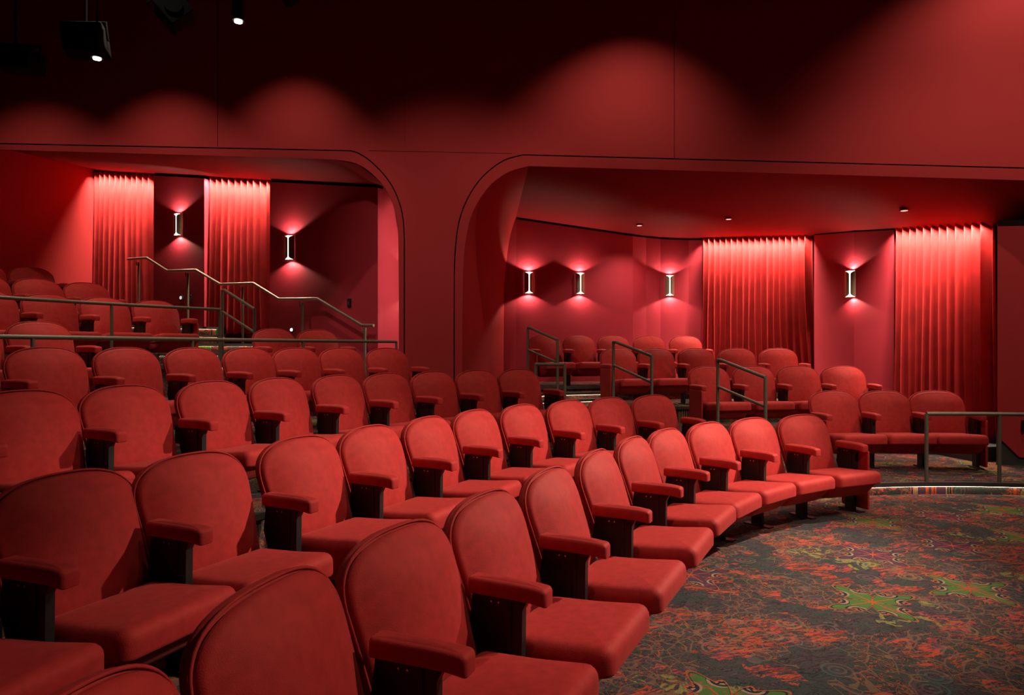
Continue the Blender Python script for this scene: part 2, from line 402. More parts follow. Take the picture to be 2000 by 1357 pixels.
LEAN = 0.37
def back_map(mb, off=0.0):
    # (u, v=height, h=forward) -> chair local x, y, z with lean and a shallow lumbar curve
    res = []
    for u, v, h in mb.v:
        t = (0.80-v)
        y = t*LEAN - 0.10*t*t + h - 0.50*u*u*(1 if h > 0 else 0.8) + off
        res.append((u, y, v))
    mb.v = res; return mb
def seat_meshes():
    K = {}
    fr = pillow(tomb(0.256, 0.279, 0.31, 0.620, 0.788, ex=2.5), 0.022, -0.012, 0.020, crown=0.036)
    K['backrest'] = back_map(fr).mesh('backrest', M_VELVET, angle=60)
    rs = pillow(tomb(0.260, 0.284, 0.27, 0.620, 0.793, ex=2.5), -0.010, -0.050, 0.010, crown=0.0, rb=0.022, crown_b=0.012)
    K['back_shell'] = back_map(rs).mesh('back_shell', M_VELVET, angle=60)
    tp = tomb(0.261, 0.285, 0.30, 0.620, 0.7945, ex=2.5); pm = MB(); pm.tube([(x, z, -0.006) for x, z in tp[5:]]+[tp[0]+(-0.006,)], 0.0042, 6)
    K['piping'] = back_map(pm).mesh('piping', M_VELVET, angle=80)
    # seat cushion: slightly wider at the front, waterfall front edge
    o = rrect(-0.247, 0.247, 0.165, 0.600, 0.05)
    o = [(x*(0.955+0.045*(y-0.165)/0.42), y) for x, y in o]
    cu = pillow(o, 0.366, 0.262, 0.046, crown=0.010, rb=0.014)
    cu.v = [(x, y, z + 0.02*((y-0.40)/0.2)*(1 if y > 0.40 else 0.5)) for x, y, z in cu.v]
    K['seat_cushion'] = cu.mesh('seat_cushion', M_VELVET, angle=60)
    o = rrect(-0.238, 0.238, 0.17, 0.572, 0.045)
    pn = pillow(o, 0.275, 0.160, 0.012, rb=0.05)
    res = []
    for x, y, z in pn.v:
        t = (0.275-z)/0.115; yy = y-(0.10*t if y > 0.35 else 0)*(y-0.35)/0.225
        res.append((x*(1-0.06*t), yy, z+0.02*((y-0.40)/0.2)*(1 if y > 0.40 else 0.5)))
    pn.v = res
    K['seat_pan'] = pn.mesh('seat_pan', M_VELVET, angle=60)
    o = rrect(-0.037, 0.037, -0.155, 0.145, 0.018, 4)
    ap = pillow(o, 0.028, -0.028, 0.016, crown=0.006, rb=0.008)
    ap.v = [(x, y, z - 0.012*max(0, (y-0.06)/0.12)**1.5 - (0.012*max(0, (y-0.12)/0.06) if z < 0 else 0)) for x, y, z in ap.v]
    K['armrest'] = ap.mesh('armrest', M_VELVET, angle=60)
    # upright support: a broad plate under the arm that narrows to a post and a foot
    s = MB()
    prof = [(-0.125, 0.517), (0.085, 0.517), (0.066, 0.48), (0.062, 0.20), (0.045, 0.17), (0.045, 0.01), (-0.045, 0.01), (-0.045, 0.17), (-0.075, 0.20), (-0.14, 0.40)]
    n = len(prof)
    vs = [(x, y, z) for x in (-0.016, 0.016) for y, z in prof]
    s.add(vs, [tuple(range(n)), tuple(range(2*n-1, n-1, -1))]+[(i, (i+1) % n, n+(i+1) % n, n+i) for i in range(n)])
    s.box(-0.021, 0.021, 0.012, 0.026, 0.21, 0.510)     # folded rib on the plate
    K['arm_support'] = s.mesh('arm_support', M_BLACK, smooth=False)
    s = MB(); s.box(-0.03, 0.03, -0.10, 0.12, 0.0, 0.012)
    K['foot_plate'] = s.mesh('foot_plate', M_BLACK, smooth=False)
    s = MB()
    s.tube([(-0.020, 0, 0), (0.020, 0, 0)], 0.0037, 8)
    K['screw'] = s.mesh('screw', M_SCREW, smooth=False)
    o = rrect(-0.135, 0.145, 0.03, 0.515, 0.012, 3)
    ep = pillow(o, 0.011, -0.011, 0.006, rb=0.006)
    ep.v = [(h, u, v) for u, v, h in ep.v]
    K['end_panel'] = ep.mesh('end_panel', M_VELVET, angle=60)
    return K
KM = seat_meshes()
def part(name, parent, loc=(0, 0, 0), rz=0.0):
    o = bpy.data.objects.new(name, KM[name]); COL.objects.link(o); o.parent = parent
    o.location = loc; o.rotation_euler = (0, 0, rz); return o
def frame(a):            # rotation of a seat whose row heads along angle a
    return atan2(-cos(a), -sin(a))
def add_arm(root, P, a, z, outer=0):
    """shared arm at plan point P heading a, as parts of the seat `root`; outer = +-1 adds an upholstered end panel"""
    L = root.location; rz = root.rotation_euler[2]; c, s_ = cos(-rz), sin(-rz)
    dx, dy = P[0]-L.x, P[1]-L.y; lx, ly = dx*c-dy*s_, dx*s_+dy*c
    r2 = frame(a)-rz
    f = (-sin(r2), cos(r2))
    def q(off, h, side=0): return (lx+f[0]*off+cos(r2)*side, ly+f[1]*off+sin(r2)*side, h)
    part('armrest', root, q(0.255, 0.546), r2)
    sp = part('arm_support', root, q(0.240, 0.0), r2)
    part('foot_plate', sp); part('screw', sp, (0, -0.05, 0.497)); part('screw', sp, (0, -0.022, 0.497)); part('screw', sp, (0, -0.02, 0.285))
    if outer: part('end_panel', root, q(0.255, 0.0, 0.032*outer), r2)
ROWS = []
def seat_row(key, ss, zrow, label_fn, group, left_end=False, right_end=True, override=None):
    R = RB[key]; n = len(ss); P = []
    for i, s in enumerate(ss):
        y = curve(s, R)[1]
        if s < 3.5: s -= 0.050*min(1.0, max(0.0, (6.5-y)/3.3))      # oblique backs: the visible crest sits past the centre
        x, y, a = curve(s, R)
        if override and i in override: x, y, a = override[i]
        P.append((x, y, a))
    for i, (x, y, a) in enumerate(P):
        r = empty('theater_seat', (x, y, zrow), frame(a))
        tag(r, label_fn(i, n), 'seat', group)
        bk = part('backrest', r); part('piping', bk); part('back_shell', r); part('seat_cushion', r); part('seat_pan', r)
        if i > 0:
            q = P[i-1]; mid = ((x+q[0])/2, (y+q[1])/2); am = (a+q[2])/2
            # the mid point of a chord sits a hair inside the arc
            add_arm(r, mid, am, zrow)
        elif True:
            d = 0.295; am = a-d/R*(0 if ss[0] < 0 else 1)
            mid = (x-d*sin(a), y-d*cos(a)); add_arm(r, mid, am, zrow, 1 if left_end else 0)
        if i == n-1:
            d = 0.295; am = a+d/R*(0 if ss[-1] < 0 else 1)
            mid = (x+d*sin(am), y+d*cos(am)); add_arm(r, mid, am, zrow, -1 if right_end else 0)
ORD = ['', 'first', 'second', 'third', 'fourth', 'fifth', 'sixth', 'seventh', 'eighth', 'ninth', 'tenth', 'eleventh', 'twelfth']
def lab_left(rowname, endname, suf=''):
    def f(i, n):
        k = n-i
        if k == 1: return f'red velvet theater seat at the {endname} end of {rowname}{suf}'
        return f'red velvet seat, {ORD[k]} from the {endname} end of {rowname}{suf}'
    return f
seat_row('A', [-3.30, -2.766, -2.229, -1.655, -1.034, -0.378, 0.281, 0.833, 1.433, 2.01, 2.613], TIER['A'],
    lab_left('the front row', 'right'), 'red seats of the front row',
    override={0: (-0.735, 1.12, radians(12)), 1: (-0.592, 1.71, radians(17))})
seat_row('B', [-3.15, -2.561, -1.972, -1.331, -0.76, -0.153, 0.443, 1.058, 1.679, 2.232, 2.814], TIER['B'],
    lab_left('second row', 'aisle', ', left block'), 'red seats of the second row left of the aisle',
    override={0: (-1.84, 2.02, radians(17)), 1: (-1.644, 2.57, radians(22))})
seat_row('C', [-2.54, -1.939, -1.371, -0.752, -0.164, 0.483, 1.067, 1.656, 2.239, 2.821], TIER['C'],
    lab_left('third row', 'aisle', ', left block'), 'red seats of the third row left of the aisle')
seat_row('D', [-1.68, -1.082, -0.465, 0.147, 0.742, 1.302, 1.872, 2.487], TIER['D'],
    lab_left('the row before the guard rail', 'pillar'), 'red seats in front of the long guard rail')
def lab_right(rowname):
    def f(i, n):
        if i == 0: return f'red velvet theater seat on the aisle end of {rowname}'
        if i == n-1: return f'red velvet theater seat at the right end of {rowname}'
        return f'red velvet theater seat, {ORD[i+1]} from the aisle in {rowname}'
    return f
seat_row('B', [5.07, 5.636, 6.191], TIER['B'], lab_right('the platform rail row'), 'red seats behind the low platform rail', True)
seat_row('C', [5.531, 6.149, 6.749, 7.335], TIER['C'], lab_right('second row, right block'), 'red seats of the second row right of the aisle', True)
seat_row('D', [6.006, 6.608, 7.237, 7.872, 8.501], TIER['D'], lab_right('third row, right block'), 'red seats of the third row right of the aisle', True)
seat_row('E', [6.42, 7.016, 7.619, 8.249, 8.883], 0.783, lab_right('rearmost row, right block'), 'red seats of the rearmost row right of the aisle', True)
seat_row('E', [-1.60, -1.00, -0.41], 0.815, lab_left('the row behind the guard rail', 'right'), 'red seats just behind the long guard rail')
seat_row('E', [2.16, 2.76], 0.815, lambda i, n: 'red velvet seat below the stair handrail, '+('left one' if i == 0 else 'right one')+' of two', 'pair of red seats below the stair handrail', True)
seat_row('F', [-0.80, -0.20, 0.40, 1.00, 1.604], TIER['F'], lab_left('the upper guard rail row', 'stair'), 'red seats behind the upper guard rail', False)
seat_row('G', [-0.20, 0.40, 0.99, 1.566], TIER['G'], lab_left('the last row but one', 'stair'), 'red seats of the second row from the back, far left')
seat_row('H', [0.40, 1.00, 1.60], TIER['H'], lab_left('the highest row', 'stair'), 'red seats of the highest row, far left')

# ------------------------------------------------------------------ floors and tiers
def tier_samples(s0, a1, step=0.12):
    """parameter list: negative = metres along the straight part, positive = angle past A0"""
    t = [s0+i*0.4 for i in range(int(-s0/0.4))]+[0.0]
    n = int((a1-A0)/radians(2.5)); return [('s', q) for q in t]+[('a', A0+(a1-A0)*i/n) for i in range(1, n+1)]
def tpt(q, R):
    if q[0] == 's': return curve(q[1], R)[:2]
    return CCX-R*cos(q[1]), CCY+R*sin(q[1])
def ring_slab(R0, R1, z0, z1, Q):
    mb = MB(); rows = []
    for q in Q:
        a = tpt(q, R0); b_ = tpt(q, R1)
        rows.append([(a[0], a[1], z0), (a[0], a[1], z1), (b_[0], b_[1], z1), (b_[0], b_[1], z0), (a[0], a[1], z0)])
    mb.grid(rows); m = 5
    k = len(mb.v)-m; mb.f.append((0, 1, 2, 3)); mb.f.append((k, k+3, k+2, k+1)); return mb
Qall = tier_samples(-8.0, radians(112))
mb = MB(); mb.box(-11, 9, -2.5, 15.5, -0.05, 0.0)
structure('floor', mb, M_CARPET, 'patterned carpet floor at stage level')
keys = ['B', 'C', 'D', 'E', 'F', 'G', 'H']
AEND = {'B': 112, 'C': 112, 'D': 104, 'E': 96, 'F': 52, 'G': 50, 'H': 48}
for i, k in enumerate(keys):
    R0 = EDGE[k]; R1 = EDGE[keys[i+1]]+0.02 if i < len(keys)-1 else 15.25
    Q = tier_samples(-8.0, radians(AEND[k]))
    if k == 'E': R1 = 15.25
    structure('floor', ring_slab(R0, R1, 0.001, TIER[k], Q), M_CARPET, f'carpeted seating tier {["low platform","second tier","third tier","fourth tier","upper tier","upper tier near the back","highest tier"][i]}')
    # nosing
    structure('trim_%d' % (i+1), ring_slab(R0-0.022, R0+0.03, TIER[k]-0.036, TIER[k]+0.003, Q), M_NOSE)
# LED glow under the platform nosing
mbq = MB(); rows = []
for q in tier_samples(-6.0, radians(112)):
    a = tpt(q, 3.962); b_ = tpt(q, 3.974); rows.append([(a[0], a[1], 0.0745), (b_[0], b_[1], 0.0745)])
mbq.grid(rows)
led = mbq.build('led_strip', M_LED, None, False); tag(led, 'warm LED strip glowing under the dark nosing of the low platform', 'light strip')

# ------------------------------------------------------------------ arcade wall
DPTS = [(-300, 8.55), (0, 8.72), (400, 8.92), (690, 9.08), (850, 9.15), (1000, 9.13), (1150, 8.98), (1317, 8.70), (1500, 8.33), (1750, 7.80), (2000, 7.20), (2300, 6.4)]
def wallD(x):
    P = DPTS
    if x <= P[0][0]: return P[0][1]
    for i in range(len(P)-1):
        if x <= P[i+1][0]:
            # smooth (Catmull-Rom) interpolation
            p0 = P[max(i-1, 0)]; p1 = P[i]; p2 = P[i+1]; p3 = P[min(i+2, len(P)-1)]
            t = (x-p1[0])/(p2[0]-p1[0]); m1 = (p2[1]-p0[1])/(p2[0]-p0[0]) if p2[0] != p0[0] else 0; m2 = (p3[1]-p1[1])/(p3[0]-p1[0])
            h = p2[0]-p1[0]; t2 = t*t; t3 = t2*t
            return (2*t3-3*t2+1)*p1[1]+(t3-2*t2+t)*h*m1+(-2*t3+3*t2)*p2[1]+(t3-t2)*h*m2
    return P[-1][1]
def wp(x, y, d=0.0): return at(x, y, wallD(x)+d)
def smooth_pts(pts, k=4):
    res = []
    n = len(pts)
    for i in range(n-1):
        p0 = pts[max(i-1, 0)]; p1 = pts[i]; p2 = pts[i+1]; p3 = pts[min(i+2, n-1)]
        for j in range(k):
            t = j/k
            res.append(tuple(0.5*((2*p1[c])+(-p0[c]+p2[c])*t+(2*p0[c]-5*p1[c]+4*p2[c]-p3[c])*t*t+(-p0[c]+3*p1[c]-3*p2[c]+p3[c])*t**3) for c in (0, 1)))
    res.append(pts[-1]); return res
YB = 1010
# groove outlines (outer edge of the band), pillar foot -> along the top
GL_c = smooth_pts([(791, 470), (789, 432), (782, 398), (768, 365), (748, 337), (722, 312), (700, 298), (684, 293.2)])
GL = [(791, YB), (791, 700), (791, 560)]+GL_c+[(x, 279.2+0.0203*x) for x in (620, 540, 450, 350, 250, 150, 50, -50, -150, -290)]
IL_c = smooth_pts([(778, 480), (777, 450), (772, 415), (762, 385), (747, 360), (724, 337), (695, 319), (655, 311.5)])
IL = [(779, YB), (779, 700), (779, 580)]+IL_c+[(x, 292.0+0.029*x) for x in (600, 530, 440, 345, 248, 150, 50, -50, -150, -290)]
GR_c = smooth_pts([(886, 540), (888, 490), (893, 445), (903, 408), (922, 370), (948, 338), (984, 312), (1022, 301.2)])
GR = [(886, YB), (886, 720), (886, 620)]+GR_c+[(x, 301.2+0.0263*(x-1022)) for x in (1080, 1160, 1240, 1317, 1400, 1500, 1600, 1700, 1800, 1900, 2000, 2120, 2280)]
IR_c = smooth_pts([(904, 560), (906, 500), (911, 460), (921, 420), (938, 387), (962, 357), (995, 335), (1032, 324.2)])
IR = [(903, YB), (903, 730), (903, 640)]+IR_c+[(x, 324.2+0.0287*(x-1032)) for x in (1085, 1160, 1240, 1317, 1400, 1500, 1600, 1700, 1800, 1900, 2000, 2120, 2280)]
assert len(GL) == len(IL) and len(GR) == len(IR)
ZTOP = 6.42
def ytop(x): return CY-(ZTOP-EYE)*F/wallD(x)
mb = MB()
rows = []
up = [p for p in GL[2:]][::-1]                      # left to right over the left arch
cols = []
for p in up:
    if cols and p[0] <= cols[-1][0]+0.3: continue
    cols.append(p)
def column_strip(mb, cols, bottoms):
    rr = []
    for (x, y), yb in zip(cols, bottoms):
        yt = ytop(x); rr.append([wp(x, yb+(yt-yb)*j/8) for j in range(9)])
    mb.grid(rr)
column_strip(mb, cols, [c[1] for c in cols])
pc = [(x, 0) for x in (791, 815, 839, 863, 886)]
rr = [[wp(x, YB+(ytop(x)-YB)*j/16) for j in range(17)] for x, _ in pc]; mb.grid(rr)
cols = []
for p in GR[2:]:
    if cols and p[0] <= cols[-1][0]+0.3: continue
    cols.append(p)
column_strip(mb, cols, [c[1] for c in cols])
mb.v = [tuple(v) for v in mb.v]
# join near-identical columns, keep it smooth
structure('wall_arcade', mb, M_WALL, 'tall dark red arcade wall with rounded openings', smooth=True, angle=50)
def band(G, I, dg, di, name, mat):
    m_ = MB(); m_.grid([[wp(g[0], g[1], dg), wp(i_[0], i_[1], di)] for g, i_ in zip(G, I)])
    return structure(name, m_, mat, smooth=True, angle=60)
def groove(G, sx, name):
    # a recessed black shadow gap following the outline
    out = inset([(x, -y) for x, y in G], sx)
    m_ = MB(); rr = []
    for (x, y), q in zip(G, out):
        rr.append([wp(x, y, 0.0), wp(x, y, 0.03), wp(q.x, -q.y, 0.03), wp(q.x, -q.y, 0.004)])
    m_.grid(rr[1:-1]); structure(name, m_, M_GROOVE); return [(q.x, -q.y) for q in out]
# band starts past the groove; GL runs upward then left, GR upward then right
gl2 = groove(GL, 2.3, 'trim_8'); gr2 = groove(GR, -2.3, 'trim_9')
band(gl2, IL, 0.004, 0.012, 'wall_arcade_band_left', M_WALL)
band(gr2, IR, 0.004, 0.012, 'wall_arcade_band_right', M_WALL)
# fine vertical joints between the wall boards
def joint(x, y0, y1, name):
    m_ = MB(); m_.grid([[wp(x-0.6, y0, -0.0015), wp(x+0.6, y0, -0.0015)], [wp(x-0.6, y1, -0.0015), wp(x+0.6, y1, -0.0015)]])
    m_.grid([[wp(x-0.6, y0, 0.01), wp(x+0.6, y0, 0.01)], [wp(x-0.6, y1, 0.01), wp(x+0.6, y1, 0.01)]])
    structure(name, m_, M_DARKC)
hj = MB(); hj.grid([[wp(x, 293.6+0.0203*(x-700)-0.5, -0.002), wp(x, 293.6+0.0203*(x-700)+0.5, -0.002)] for x in range(720, 1001, 20)])
structure('trim_16', hj, M_DARKC)
joint(1317, ytop(1317)+2, 308, 'trim_10'); joint(425, ytop(425)+2, 286, 'trim_11')

# ------------------------------------------------------------------ right alcove: jamb, ceiling, back wall
RBW = [(985, 424, 11.85), (1008, 424, 11.9), (1130, 442, 12.05), (1236, 457.5, 12.3), (1262, 460.5, 12.45), (1290, 463, 12.5), (1318, 464.5, 12.45), (1345, 465.3, 12.4), (1372, 465, 12.3)]
RB2 = [(1372, 465, 12.3), (1590, 457, 10.9)]
RB3 = [(1590, 457, 10.9), (1668, 450.5, 10.0), (1746, 446, 9.45)]
RB4 = [(1746, 446, 9.45), (1942, 433.5, 8.0)]
RB5 = [(1948, 432, 7.52), (2060, 430, 7.35), (2300, 428, 6.9)]
def ridge(P, x):
    for i in range(len(P)-1):
        if x <= P[i+1][0] or i == len(P)-2:
            a, b_ = P[i], P[i+1]; A_, B_ = at(*a), at(*b_)
            # intersect the chord with the view column x
            u = (x-CX)/F; den = (B_.x-A_.x)-u*(B_.y-A_.y); t = (u*A_.y-A_.x)/den
            return A_+(B_-A_)*t
BACKR = RBW+RB2[1:]+RB3[1:]+RB4[1:]+RB5
def backR(x): return ridge(BACKR, x)
mb = MB()
xs = [1008+(1372-1008)*i/14 for i in range(15)]+[1372+(1942-1372)*i/20 for i in range(1, 21)]+[1948, 2000, 2060, 2160, 2280]
def frontR(x):
    ys = [p for p in IR if p[0] >= 1030]
    for i in range(len(ys)-1):
        if x <= ys[i+1][0]:
            t = (x-ys[i][0])/(ys[i+1][0]-ys[i][0]); return wp(x, ys[i][1]+(ys[i+1][1]-ys[i][1])*t, 0.012)
    return wp(*ys[-1], 0.012)
rows = []
for i, x in enumerate(xs):
    xf = max(x, 1032) if i > 0 else 1032
    xf = 1032+(x-1008)*(2280-1032)/(2280-1008)
    a = frontR(xf); b_ = backR(x) if x < 1945 else at(x, 433.5-0.012*(x-1942), 8.0-0.0012*(x-1942))
    rows.append([a.lerp(b_, j/10) for j in range(10)]+[b_, b_+(b_-a).normalized()*0.45])
mb.grid(rows)
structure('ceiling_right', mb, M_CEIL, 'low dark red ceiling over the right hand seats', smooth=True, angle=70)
# jamb of the pillar sweeping back to the rear wall
JB = [(985, YB), (985, 730), (985, 660)]+smooth_pts([(985, 620), (985.3, 585), (986.5, 550), (989, 515), (993, 482), (998, 455), (1003, 438), (1008, 424)])
JF = IR[:len(JB)]
mb = MB(); rows = []
for f_, b_ in zip(JF, JB):
    a = wp(f_[0], f_[1], 0.012); c_ = at(b_[0], b_[1], 11.88)
    rows.append([a.lerp(c_, j/8) for j in range(9)])
mb.grid(rows); structure('wall_pillar_jamb', mb, M_WALL, smooth=True, angle=60)
def wall_run(P, zb, name, mat, back=0.0, thick=0.06, extra=0.0, label=None):
    m_ = MB(); rr = []
    for p in P:
        t = at(*p); t = Vector((t.x, t.y+back, t.z+0.02)); rr.append([Vector((t.x, t.y, zb)), Vector((t.x, t.y, zb+(t.z-zb)*0.5)), t])
    m_.grid(rr)
    return structure(name, m_, mat, label, smooth=False)
GAP = 9
def drop(P, d): return [(x, y+d, D) for x, y, D in P]
wall_run(drop(RBW, GAP*0.5), 0.0, 'wall_back', M_PANEL)
wall_run(RB2, 0.0, 'wall_back_recess', M_WALL, back=0.35)
wall_run(drop(RB3, GAP*0.5), 0.0, 'wall_right_panel', M_PANEL)
wall_run(RB4, 0.0, 'wall_right_recess', M_WALL, back=0.35)
def gapstrip(P, name, h=0.05):
    m_ = MB(); rr = []
    for p in P:
        t = at(*p); rr.append([t+Vector((0, -0.012, 0.01)), t+Vector((0, -0.012, -h))])
    m_.grid(rr); structure(name, m_, M_GROOVE)
gapstrip(RBW[1:], 'trim_12', 0.035); gapstrip(RB3, 'trim_13', 0.022); gapstrip(RB5, 'trim_14', 0.045)
# front panel wall at the far right with its black sloping foot
m_ = MB()
def r5(x, y):
    b_ = backR(x) if x >= 1948 else at(1948, 432, 7.52); D = b_.y; return at(x, y, D)
m_.grid([[r5(1948, 436), r5(2060, 434), r5(2280, 432)], [r5(1948, 620), r5(2060, 620), r5(2280, 620)], [r5(1948, 760), r5(2060, 760), r5(2280, 760)],
         [r5(1948, 851), r5(1991, 893), r5(2280, 905)]])
m_.grid([[r5(1948, 436), r5(1948, 436)+Vector((0.66, 0.9, 0))], [r5(1948, 851), r5(1948, 851)+Vector((0.66, 0.9, 0))]])
structure('wall_right', m_, M_WALL, 'red wall panel at the right edge')
m_ = MB()
m_.add([r5(1948, 846)+Vector((0, 0.02, 0)), r5(1991, 888)+Vector((0, 0.02, 0)), r5(2280, 900)+Vector((0, 0.02, 0)), r5(2280, 1010)+Vector((0, 0.02, 0)), r5(1948, 1010)+Vector((0, 0.02, 0)), r5(1948, 846)+Vector((0.66, 0.9, 0)), r5(1948, 1010)+Vector((0.66, 0.9, 0))],
       [(0, 1, 2, 3, 4), (0, 4, 6, 5)])
structure('baseboard_right', m_, M_SKIRT)
# black plinth under the right curtain
m_ = MB(); A_, B_ = at(1750, 446, 9.3), at(1944, 434, 7.75)
for P_, Q_ in ((A_, B_),):
    t = (Q_-P_); t.z = 0; t.normalize(); nrm = Vector((t.y, -t.x, 0))
    m_.obox(((P_.x+Q_.x)/2, (P_.y+Q_.y)/2, 0.19), t, nrm, (0, 0, 1), (Vector((Q_.x-P_.x, Q_.y-P_.y, 0))).length/2, 0.25, 0.085)
structure('baseboard_curtain', m_, M_SKIRT)

# ------------------------------------------------------------------ left alcove: stair wall, rear wall, ceiling
def sw(t, off=0.0):          # plan point on stair wall, t metres from its near corner, off = toward the hall
    n = Vector((-0.469, -0.883, 0)); return Vector((-1.88-0.883*t, 9.75+0.469*t, 0))+n*off
def swz(t): return 3.67+(4.70-3.67)*t/6.8
def sw_at(x):                # t where image column x meets the wall
    u = (x-CX)/F; return (u*9.75+1.88)/(-0.883-u*0.469)
TC = [sw_at(x) for x in (738, 527, 399, 300, 172)]
def sw_panel(t0, t1, off, zb, name, mat, dz=0.03):
    m_ = MB(); a, b_ = sw(t0, off), sw(t1, off); a2, b2 = sw(t0, off-0.12), sw(t1, off-0.12)
    za, zc_ = swz(t0)-dz, swz(t1)-dz
    V_ = [Vector((p.x, p.y, z)) for p, z in ((a, zb), (b_, zb), (b_, zc_), (a, za), (a2, zb), (b2, zb), (b2, zc_), (a2, za))]
    m_.add(V_, [(0, 1, 2, 3), (4, 7, 6, 5), (0, 4, 5, 1), (1, 5, 6, 2), (2, 6, 7, 3), (3, 7, 4, 0)])
    return structure(name, m_, mat)
sw_panel(TC[0], TC[1], 0.0, 0.5, 'wall_stair_front', M_PANEL, 0.05)
sw_panel(TC[2], TC[3], 0.0, 1.0, 'wall_stair_middle', M_PANEL, 0.05)
sw_panel(-0.0, TC[4]+1.0, -0.42, 0.5, 'wall_stair_recess', M_WALL, 0.0)
m_ = MB()
a, b_ = sw(0, 0.0), sw(0, -2.0)
m_.grid([[Vector((sw(t, -0.02).x, sw(t, -0.02).y, swz(t)+0.01)), Vector((sw(t, -0.02).x, sw(t, -0.02).y, swz(t)-0.065))] for t in (TC[0], TC[1])])
m_.grid([[Vector((sw(t, -0.02).x, sw(t, -0.02).y, swz(t)+0.01)), Vector((sw(t, -0.02).x, sw(t, -0.02).y, swz(t)-0.065))] for t in (TC[2], TC[3])])
structure('trim_15', m_, M_GROOVE)
# end wall of the passage behind the pillar, brightly lit
m_ = MB(); P0, P1 = sw(-0.0, -0.12), Vector((-0.75, 11.0, 0))
P1 = Vector(((830-CX)/F*10.6, 10.6, 0))
m_.grid([[Vector((p.x, p.y, z)) for p in (P0, P1)] for z in (0.3, 2.0, 4.4)])
structure('wall_passage', m_, M_PANEL)
# rear wall
CO = Vector(((172-CX)/F*12.94, 12.94, 0)); rd = Vector((-0.449, -0.893, 0))
m_ = MB(); m_.grid([[Vector((p.x, p.y, z)) for p in (CO-rd*0.5, CO+rd*1, CO+rd*2, CO+rd*5, CO+rd*9)] for z in (1.2, 3.0, 4.72)])
structure('wall_rear', m_, M_WALL, 'red rear wall of the left alcove')
# ceiling of the left alcove
def frontL(x):
    P = [p for p in IL[3:]][::-1]
    for i in range(len(P)-1):
        if x <= P[i+1][0]:
            t = (x-P[i][0])/(P[i+1][0]-P[i][0]+1e-9); return wp(x, P[i][1]+(P[i+1][1]-P[i][1])*t, 0.012)
    return wp(*P[-1], 0.012)
def rearpt(x, z):
    u = (x-CX)/F; s_ = (u*CO.y-CO.x)/(rd.x-u*rd.y); p = CO+rd*s_; return Vector((p.x, p.y, z))
rows = []
for x in [-285, -200, -120, -60, 0, 52, 110, 172, 230, 300, 360, 420, 480, 540, 600, 655, 700, 738]:
    a = frontL(x)
    if x <= 172: b_ = rearpt(x, 4.72)
    else:
        t = sw_at(x); p = sw(t, 0); b_ = Vector((p.x, p.y, swz(t)))
    rows.append([a.lerp(b_, j/10) for j in range(11)]+[b_+(b_-a).normalized()*0.5])
for x in (748, 760, 770, 777):
    a = frontL(x); D = P0.y+(P1.y-P0.y)*(x-738)/(830-738); b_ = at(x, 362+ (x-738)*0.25, D); rows.append([a.lerp(b_, j/10) for j in range(11)]+[b_+(b_-a).normalized()*0.1])
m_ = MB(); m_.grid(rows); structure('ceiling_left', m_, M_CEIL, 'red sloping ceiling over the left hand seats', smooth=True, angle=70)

# ------------------------------------------------------------------ hall ceiling and shell behind the camera
m_ = MB(); m_.box(-13, 10, -3.5, 9.6, ZTOP-0.02, ZTOP+0.1); structure('ceiling', m_, M_DARKC, 'dark ceiling of the hall')
def plank(name, p0, p1, w_, z0, z1, mat):
    m_ = MB(); p0 = Vector(p0); p1 = Vector(p1); t = (p1-p0).normalized(); n_ = Vector((t.y, -t.x, 0)); c_ = (p0+p1)/2
    m_.obox((c_.x, c_.y, (z0+z1)/2), t, n_, (0, 0, 1), (p1-p0).length/2, w_/2, (z1-z0)/2); return structure(name, m_, mat)
m_ = MB(); m_.box(-13, 10, -3.5, -3.4, 0, ZTOP); structure('wall_stage', m_, M_DARKC)
m_ = MB(); m_.box(-11.4, -11.3, -3.5, 13, 0, ZTOP); structure('wall_left', m_, M_DARKC)
m_ = MB(); m_.box(8.6, 8.7, -3.5, 8.6, 0, ZTOP); structure('wall_far_right', m_, M_DARKC)

